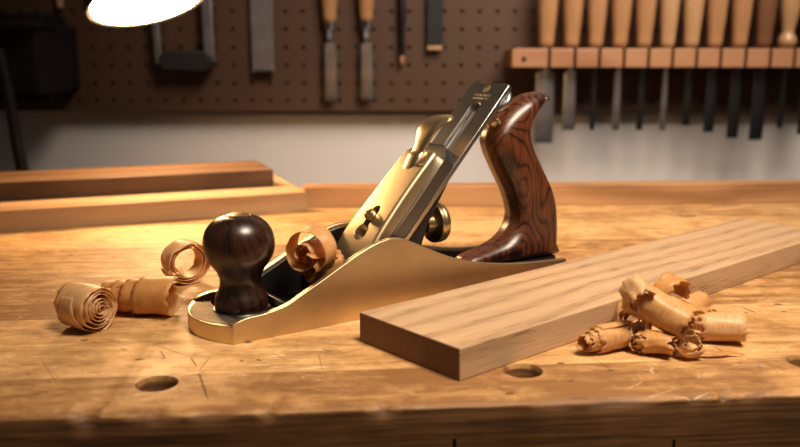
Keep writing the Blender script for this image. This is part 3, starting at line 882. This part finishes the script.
# rack on the right
RX0, RZ0 = wx(512, 67.5, 1.165); RX0b, RZ1 = wx(512, 48.5, 1.165)
tools = [ # px centre at rack, blade px width, tip py, handle material, blade material, handle radius, kind
    (546, 18, 143, 'beech', 'blade_steel', .0125), (571, 12, 130, 'beech', 'blade_steel', .0125), (595, 4.5, 130, 'beech', 'dark_steel', .0122), (619, 7, 130, 'beech', 'blade_steel', .0125),
    (643, 6, 130, 'beech', 'dark_steel', .0125), (666.5, 5.5, 130, 'beech_pale', 'blade_steel', .0118), (690, 7, 125, 'beech_pale', 'dark_steel', .0125), (713.5, 10, 132, 'beech', 'dark_steel', .0125),
    (738, 11, 138, 'beech', 'dark_steel', .0125), (762, 13, 140, 'walnut_handle', 'dark_steel', .0125), (785.5, 5, 128, 'beech_pale', 'dark_steel', .0120), (809, 10, 134, 'beech', 'dark_steel', .0125)]
YT = 1.1930
rack = empty('tool_rack', (RX0, 1.165, RZ0), 0, 'slotted wooden tool rack holding the row of chisels on the right of the pegboard', 'tool rack')
bm = bmesh.new(); Hh = RZ1-RZ0
centres = [wx(t[0], 58, YT)[0]-RX0 for t in tools]
x = 0.; Dp = PY-1.165
edges = [0.] + [c for c in centres]
sl = .0042
def blk(a, b): box(bm, a, b, 0, .040, 0, Hh)
prev = 0.
for c in centres:
    blk(prev, c-sl/2); prev = c+sl/2
blk(prev, prev+.03)
box(bm, 0, prev+.03, .040, Dp, 0, Hh)
obj('rack_rail', bm, M['rackwood'], rack, smooth=0, bevel=.0012)
bm = bmesh.new(); lathe(bm, [(0, -.0015), (.0032, -.0012), (.0036, 0), (0, .0005)], 20, Matrix.Translation((.0165, 0, Hh*.45)) @ Matrix.Rotation(math.pi/2, 4, 'X') @ Matrix.Scale(-1, 4, (0, 0, 1)))
obj('rack_screw', bm, M['dark_steel'], rack)
TL = ['broad pale bladed chisel, first from the left in the tool rack', 'chisel with narrower pale blade, second from the left in the tool rack', 'thin dark bladed tool, third from the left in the tool rack', 'slim grey bladed chisel, fourth from the left in the tool rack',
      'slim dark bladed chisel, fifth from the left in the tool rack', 'thin grey bladed tool with straight pale handle, sixth from the left in the rack', 'short dark bladed tool with pale handle, seventh from the left in the rack',
      'dark bladed chisel of middle width, eighth from the left in the rack', 'dark bladed chisel left of the walnut handled one in the rack', 'walnut handled chisel with broad dark blade in the rack',
      'pale turned handle tool at the right edge, right of the walnut handled chisel', 'chisel at the far right end of the tool rack']
for i, (px, bw, ty, hm, bmn, hr) in enumerate(tools):
    cx, _ = wx(px, 58, YT); _, tz = wx(px, ty, YT)
    w = max(.0045, bw*1.22/F_PX)
    chisel(TL[i], cx, tz, w, RZ1+.001, RZ1+.13, M[hm], YT, M[bmn], hr*1.12, grp='chisels in the tool rack', bead=(i == 10), ferr=False, shank=.0020, thick=.0030, kind='chisel', blade_top=RZ0-.006)

# two chisels on the pegboard
YC = PY-.014
for (px, ty, sy, hmm, lb) in [(331, 101, 24, 'beech', 'chisel with orange beech handle hanging on the pegboard, left of the pair'), (367, 100, 23, 'beech', 'chisel with orange beech handle hanging on the pegboard, right of the pair')]:
    cx, tz = wx(px, ty, YC); _, sz = wx(px, sy, YC); _, bz = wx(px, 44, YC)
    c = chisel(lb, cx, tz, .0190, sz, sz+.13, M[hmm], YC, M['blade_steel'], .0135, grp='chisels hanging on the pegboard', blade_top=bz)
    hook(c, 0, sz-tz-.004, .0135, -.010)
# slim awl
def flat_tool(name, label, cat, px0, px1, py1, h, y, mat, tipmat=None, tiph=0, t=.003, extra=None, lean=0):
    x0, z0 = wx(px0, py1, y); x1, _ = wx(px1, py1, y)
    root = empty(name, ((x0+x1)/2, y, z0), 0, label, cat); root.rotation_euler = (0, lean, 0)
    w = (x1-x0)/2
    bm = bmesh.new(); prism(bm, [(-w, tiph), (w, tiph), (w, h-.01), (w*.7, h), (-w*.7, h), (-w, h-.01)], -t/2, t/2)
    obj('blade', bm, mat, root, bevel=.0006)
    if tipmat:
        bm = bmesh.new(); prism(bm, [(-w*.95, 0), (w*.95, 0), (w, tiph), (-w, tiph)], -t*.6, t*.6)
        obj('tip', bm, tipmat, root, bevel=.0006)
    return root
r_ = flat_tool('steel_scraper', 'wide flat steel blade hanging on the pegboard, right of the lamp', 'steel blade', 252.5, 275, 73, .17, PY-.010, M['blade_steel'])
hook(r_, 0, .150, .009, -.006)
bm = bmesh.new(); prism(bm, [(-.016, 0), (.016, 0), (.013, .004), (-.013, .004)], -.0035, .0030); obj('edge', bm, M['dark_steel'], r_)
r_ = flat_tool('square_blade', 'short dark steel blade with pale lower edge, hanging right of the slim rod', 'steel blade', 427, 442.5, 50, .13, PY-.010, M['dark_steel'], M['beech_pale'], .006, t=.004)
hook(r_, 0, .112, .009, -.006)
# slim rod / awl
cx, tz = wx(402, 64, PY-.010)
r_ = empty('marking_awl', (cx, PY-.010, tz), 0, 'slim grey metal rod with orange lower end hanging beside the pair of chisels', 'awl')
bm = bmesh.new(); lathe(bm, [(0, .010), (.0030, .010), (.0042, .014), (.0042, .055), (.0052, .058), (.0052, .13), (.003, .135), (0, .136)], 20); obj('shaft', bm, M['dark_steel'], r_)
bm = bmesh.new(); lathe(bm, [(0, 0), (.0030, .001), (.0040, .006), (.0036, .012), (0, .012)], 20); obj('tip', bm, M['beech'], r_)
hook(r_, 0, .10, .009, -.0055)

# frame saw like tool with two arms and a black foot
ySw = PY-.018
cx, cz = wx(186, 72, ySw)
r_ = empty('clamp_frame', (cx, ySw, cz), 0, 'two armed metal frame with black lower bar, hanging on the pegboard beside the lamp', 'clamp')
px2m = ySw/ (F_PX*math.cos(PITCH))
bm = bmesh.new(); prism(bm, [(-.036, .002), (.030, .000), (.044, .012), (.040, .026), (.030, .030), (-.028, .030), (-.036, .022)], -.012, .010)
obj('lower_bar', bm, M['black'], r_, bevel=.003)['label'] = 'black lower bar'
bm = bmesh.new(); prism(bm, [(-.044, .012), (-.034, .010), (-.034, .034), (-.036, .20), (-.047, .20), (-.045, .03)], -.006, .006)
obj('arm', bm, M['blade_steel'], r_, bevel=.002)
bm = bmesh.new(); prism(bm, [(.030, .018), (.045, .012), (.044, .040), (.044, .20), (.028, .20), (.028, .04)], -.006, .006)
obj('arm', bm, M['beech_pale'] if False else M['blade_steel'], r_, bevel=.002)
bm = bmesh.new(); prism(bm, [(-.047, .200), (.044, .200), (.044, .214), (-.047, .214)], -.006, .006)
obj('cross_bar', bm, M['blade_steel'], r_, bevel=.002)
hook(r_, 0, .1975, .017, -.010)

# dark machinist vise on its wall bracket at the far left
yv = 1.10
vx, vz = wx(4, 95, yv)
v = empty('wall_vise', (vx, yv, vz), 0, 'dark cast iron vise with hanging handle bar, mounted on the pegboard at far left', 'vise')
bm = bmesh.new(); prism(bm, [(-.010, .004), (.042, .000), (.050, .006), (.050, .088), (.042, .096), (-.010, .092)], .0, PY-yv)
box(bm, -.10, .035, .060, PY-yv, -.012, .11)
obj('vise_body', bm, M['vise_iron'], v, bevel=.004)
bm = bmesh.new(); prism(bm, [(-.075, .050), (-.020, .052), (-.012, .066), (-.018, .086), (-.075, .090)], -.030, .03)
obj('jaw', bm, M['vise_iron'], v, bevel=.004)
bm = bmesh.new(); prism(bm, [(-.012, .085), (.055, .088), (.055, .096), (-.012, .096)], -.030, .06)
obj('jaw', bm, M['vise_iron'], v, bevel=.003)
bm = bmesh.new(); lathe(bm, [(0, -.055), (.010, -.054), (.012, -.048), (.012, .02), (0, .02)], 28, Matrix.Translation((-.020, 0, .032)) @ Matrix.Rotation(math.pi/2, 4, 'X') @ Matrix.Scale(-1, 4, (0, 0, 1)))
obj('screw_spindle', bm, M['vise_iron'], v)
bm = bmesh.new(); tube(bm, [(.020, -.042, .060), (.026, -.042, .010), (.0315, -.042, -.060), (.036, -.042, -.105)], [.0062, .0070, .0078, .0080], 14)
obj('handle_bar', bm, M['dark_steel'], v)
# small tool tip near the top left
cx, cz = wx(60.5, 8, PY-.010)
r_ = empty('hanging_driver', (cx, PY-.010, cz), 0, 'pale tipped slim tool hanging above the vise at top left', 'hand tool')
bm = bmesh.new(); lathe(bm, [(0, 0), (.0048, .001), (.0050, .03), (.0050, .09), (0, .092)], 20); obj('shaft', bm, M['beech_pale'], r_)
hook(r_, 0, .075, .009, -.006)

# ------------------------------------------------------------------ desk lamp
LC = Vector((-.2490, .830, .1955)); LR = .0590
ln = Vector((.31, -.235, -1)).normalized()   # the way the shade's mouth faces
q = ln.to_track_quat('-Z', 'Y').to_matrix().to_4x4()
LM = Matrix.Translation(LC) @ q
base = Vector((-.64, .72, 0))
lamp = empty('desk_lamp', base, 0, 'black desk lamp with glowing white shade opening, leaning over the back left of the bench', 'lamp')
inv = Matrix.Translation(-base)
bm = bmesh.new()
lathe(bm, [(LR, .0), (LR+.0012, .001), (LR*.98, .012), (LR*.80, .040), (LR*.52, .066), (LR*.34, .078), (LR*.32, .105), (LR*.22, .112), (0, .112), (0, .110), (LR*.18, .108), (LR*.28, .102), (LR*.30, .077), (LR*.50, .062), (LR*.77, .038), (LR*.95, .011), (LR*.975, .0)][:9], 64, inv @ LM)
shade = obj('lamp_shade', bm, M['black'], lamp, smooth=50)
# hollow: an inner white liner, open towards the bench
bpy.data.objects.remove(shade, do_unlink=True)
bm = bmesh.new(); prof = [(LR, 0), (LR*.985, .012), (LR*.80, .040), (LR*.52, .066), (LR*.34, .078), (LR*.32, .105), (LR*.22, .112), (0.0, .112)]
rings = []
for r, z in spline(prof, 3):
    rings.append([bm.verts.new((max(r, 1e-4)*math.cos(2*math.pi*i/64), max(r, 1e-4)*math.sin(2*math.pi*i/64), z)) for i in range(64)])
for a, b in zip(rings, rings[1:]):
    for i in range(64): bm.faces.new((a[i], a[(i+1) % 64], b[(i+1) % 64], b[i]))
bm.transform(inv @ LM)
shade = obj('lamp_shade', bm, M['black'], lamp, smooth=60, solid=.0014)
em = NT('frosted_lamp_glass')
em.b.inputs['Base Color'].default_value = (.9, .88, .82, 1)
em.b.inputs['Emission Color'].default_value = (1.0, .60, .27, 1)
LAMP_E = 76.
em.b.inputs['Emission Strength'].default_value = LAMP_E
em.b.inputs['Base Color'].default_value = (.9, .9, .9, 1)
bm = bmesh.new(); lathe(bm, [(0, -.002), (LR*.5, -.0012), (LR*.93, .001), (LR*.93, .003), (0, .003)], 64, inv @ LM)
obj('lamp_diffuser', bm, em.m, lamp)['label'] = 'glowing white diffuser'
topc = LM @ Vector((0, 0, .110)); elbow = Vector((-.52, .74, .46))
bm = bmesh.new(); tube(bm, [topc-base, topc-base+Vector((-.01, .0, .03)), elbow-base], .005, 12); obj('arm', bm, M['black'], lamp)
bm = bmesh.new(); tube(bm, [elbow-base, Vector((0, 0, .02))], .005, 12); obj('arm', bm, M['black'], lamp)
bm = bmesh.new(); lathe(bm, [(0, 0), (.055, 0), (.058, .004), (.054, .016), (.02, .024), (0, .026)], 40); obj('base', bm, M['black'], lamp)

# ------------------------------------------------------------------ light
def area(name, loc, target, size, power, color, sy=None):
    d = bpy.data.lights.new(name, 'AREA'); d.energy = power; d.color = color; d.size = size
    if sy: d.shape = 'RECTANGLE'; d.size_y = sy
    o = link(bpy.data.objects.new(name, d)); o.location = loc
    o.rotation_euler = (Vector(target)-Vector(loc)).to_track_quat('-Z', 'Y').to_euler()
    return o
def spot(name, loc, target, radius, power, color, cone, blend):
    d = bpy.data.lights.new(name, 'SPOT'); d.energy = power; d.color = color; d.shadow_soft_size = radius
    d.spot_size = R(cone); d.spot_blend = blend
    o = link(bpy.data.objects.new(name, d)); o.location = loc
    o.rotation_euler = (Vector(target)-Vector(loc)).to_track_quat('-Z', 'Y').to_euler()
    return o
spot('key_light', (.24, .19, .76), (.105, .475, 0), .15, 52.0, (1.0, .82, .62), 64, 1.0)
spot('wall_light', (.42, .42, .98), (.22, 1.27, .10), .35, 115.0, (1.0, .86, .74), 62, .9)
w = bpy.data.worlds.new('world'); C.world = w; w.use_nodes = True
w.node_tree.nodes['Background'].inputs[0].default_value = (1, .84, .70, 1)
w.node_tree.nodes['Background'].inputs[1].default_value = .06

# ------------------------------------------------------------------ camera
cd = bpy.data.cameras.new('camera'); cam = link(bpy.data.objects.new('camera', cd))
cam.location = (0, 0, H_CAM); cam.rotation_euler = (math.pi/2-PITCH, 0, 0)
cd.lens = 36*F_PX/800; cd.sensor_width = 36; cd.clip_start = .01
cd.dof.use_dof = True; cd.dof.focus_distance = .460; cd.dof.aperture_fstop = 8.0
C.camera = cam
vs = C.view_settings
vs.view_transform = 'Standard'; vs.look = 'None'; vs.gamma = 1; vs.use_curve_mapping = False; vs.exposure = 0.0
C.cycles.use_denoising = True
C.cycles.max_bounces = 8
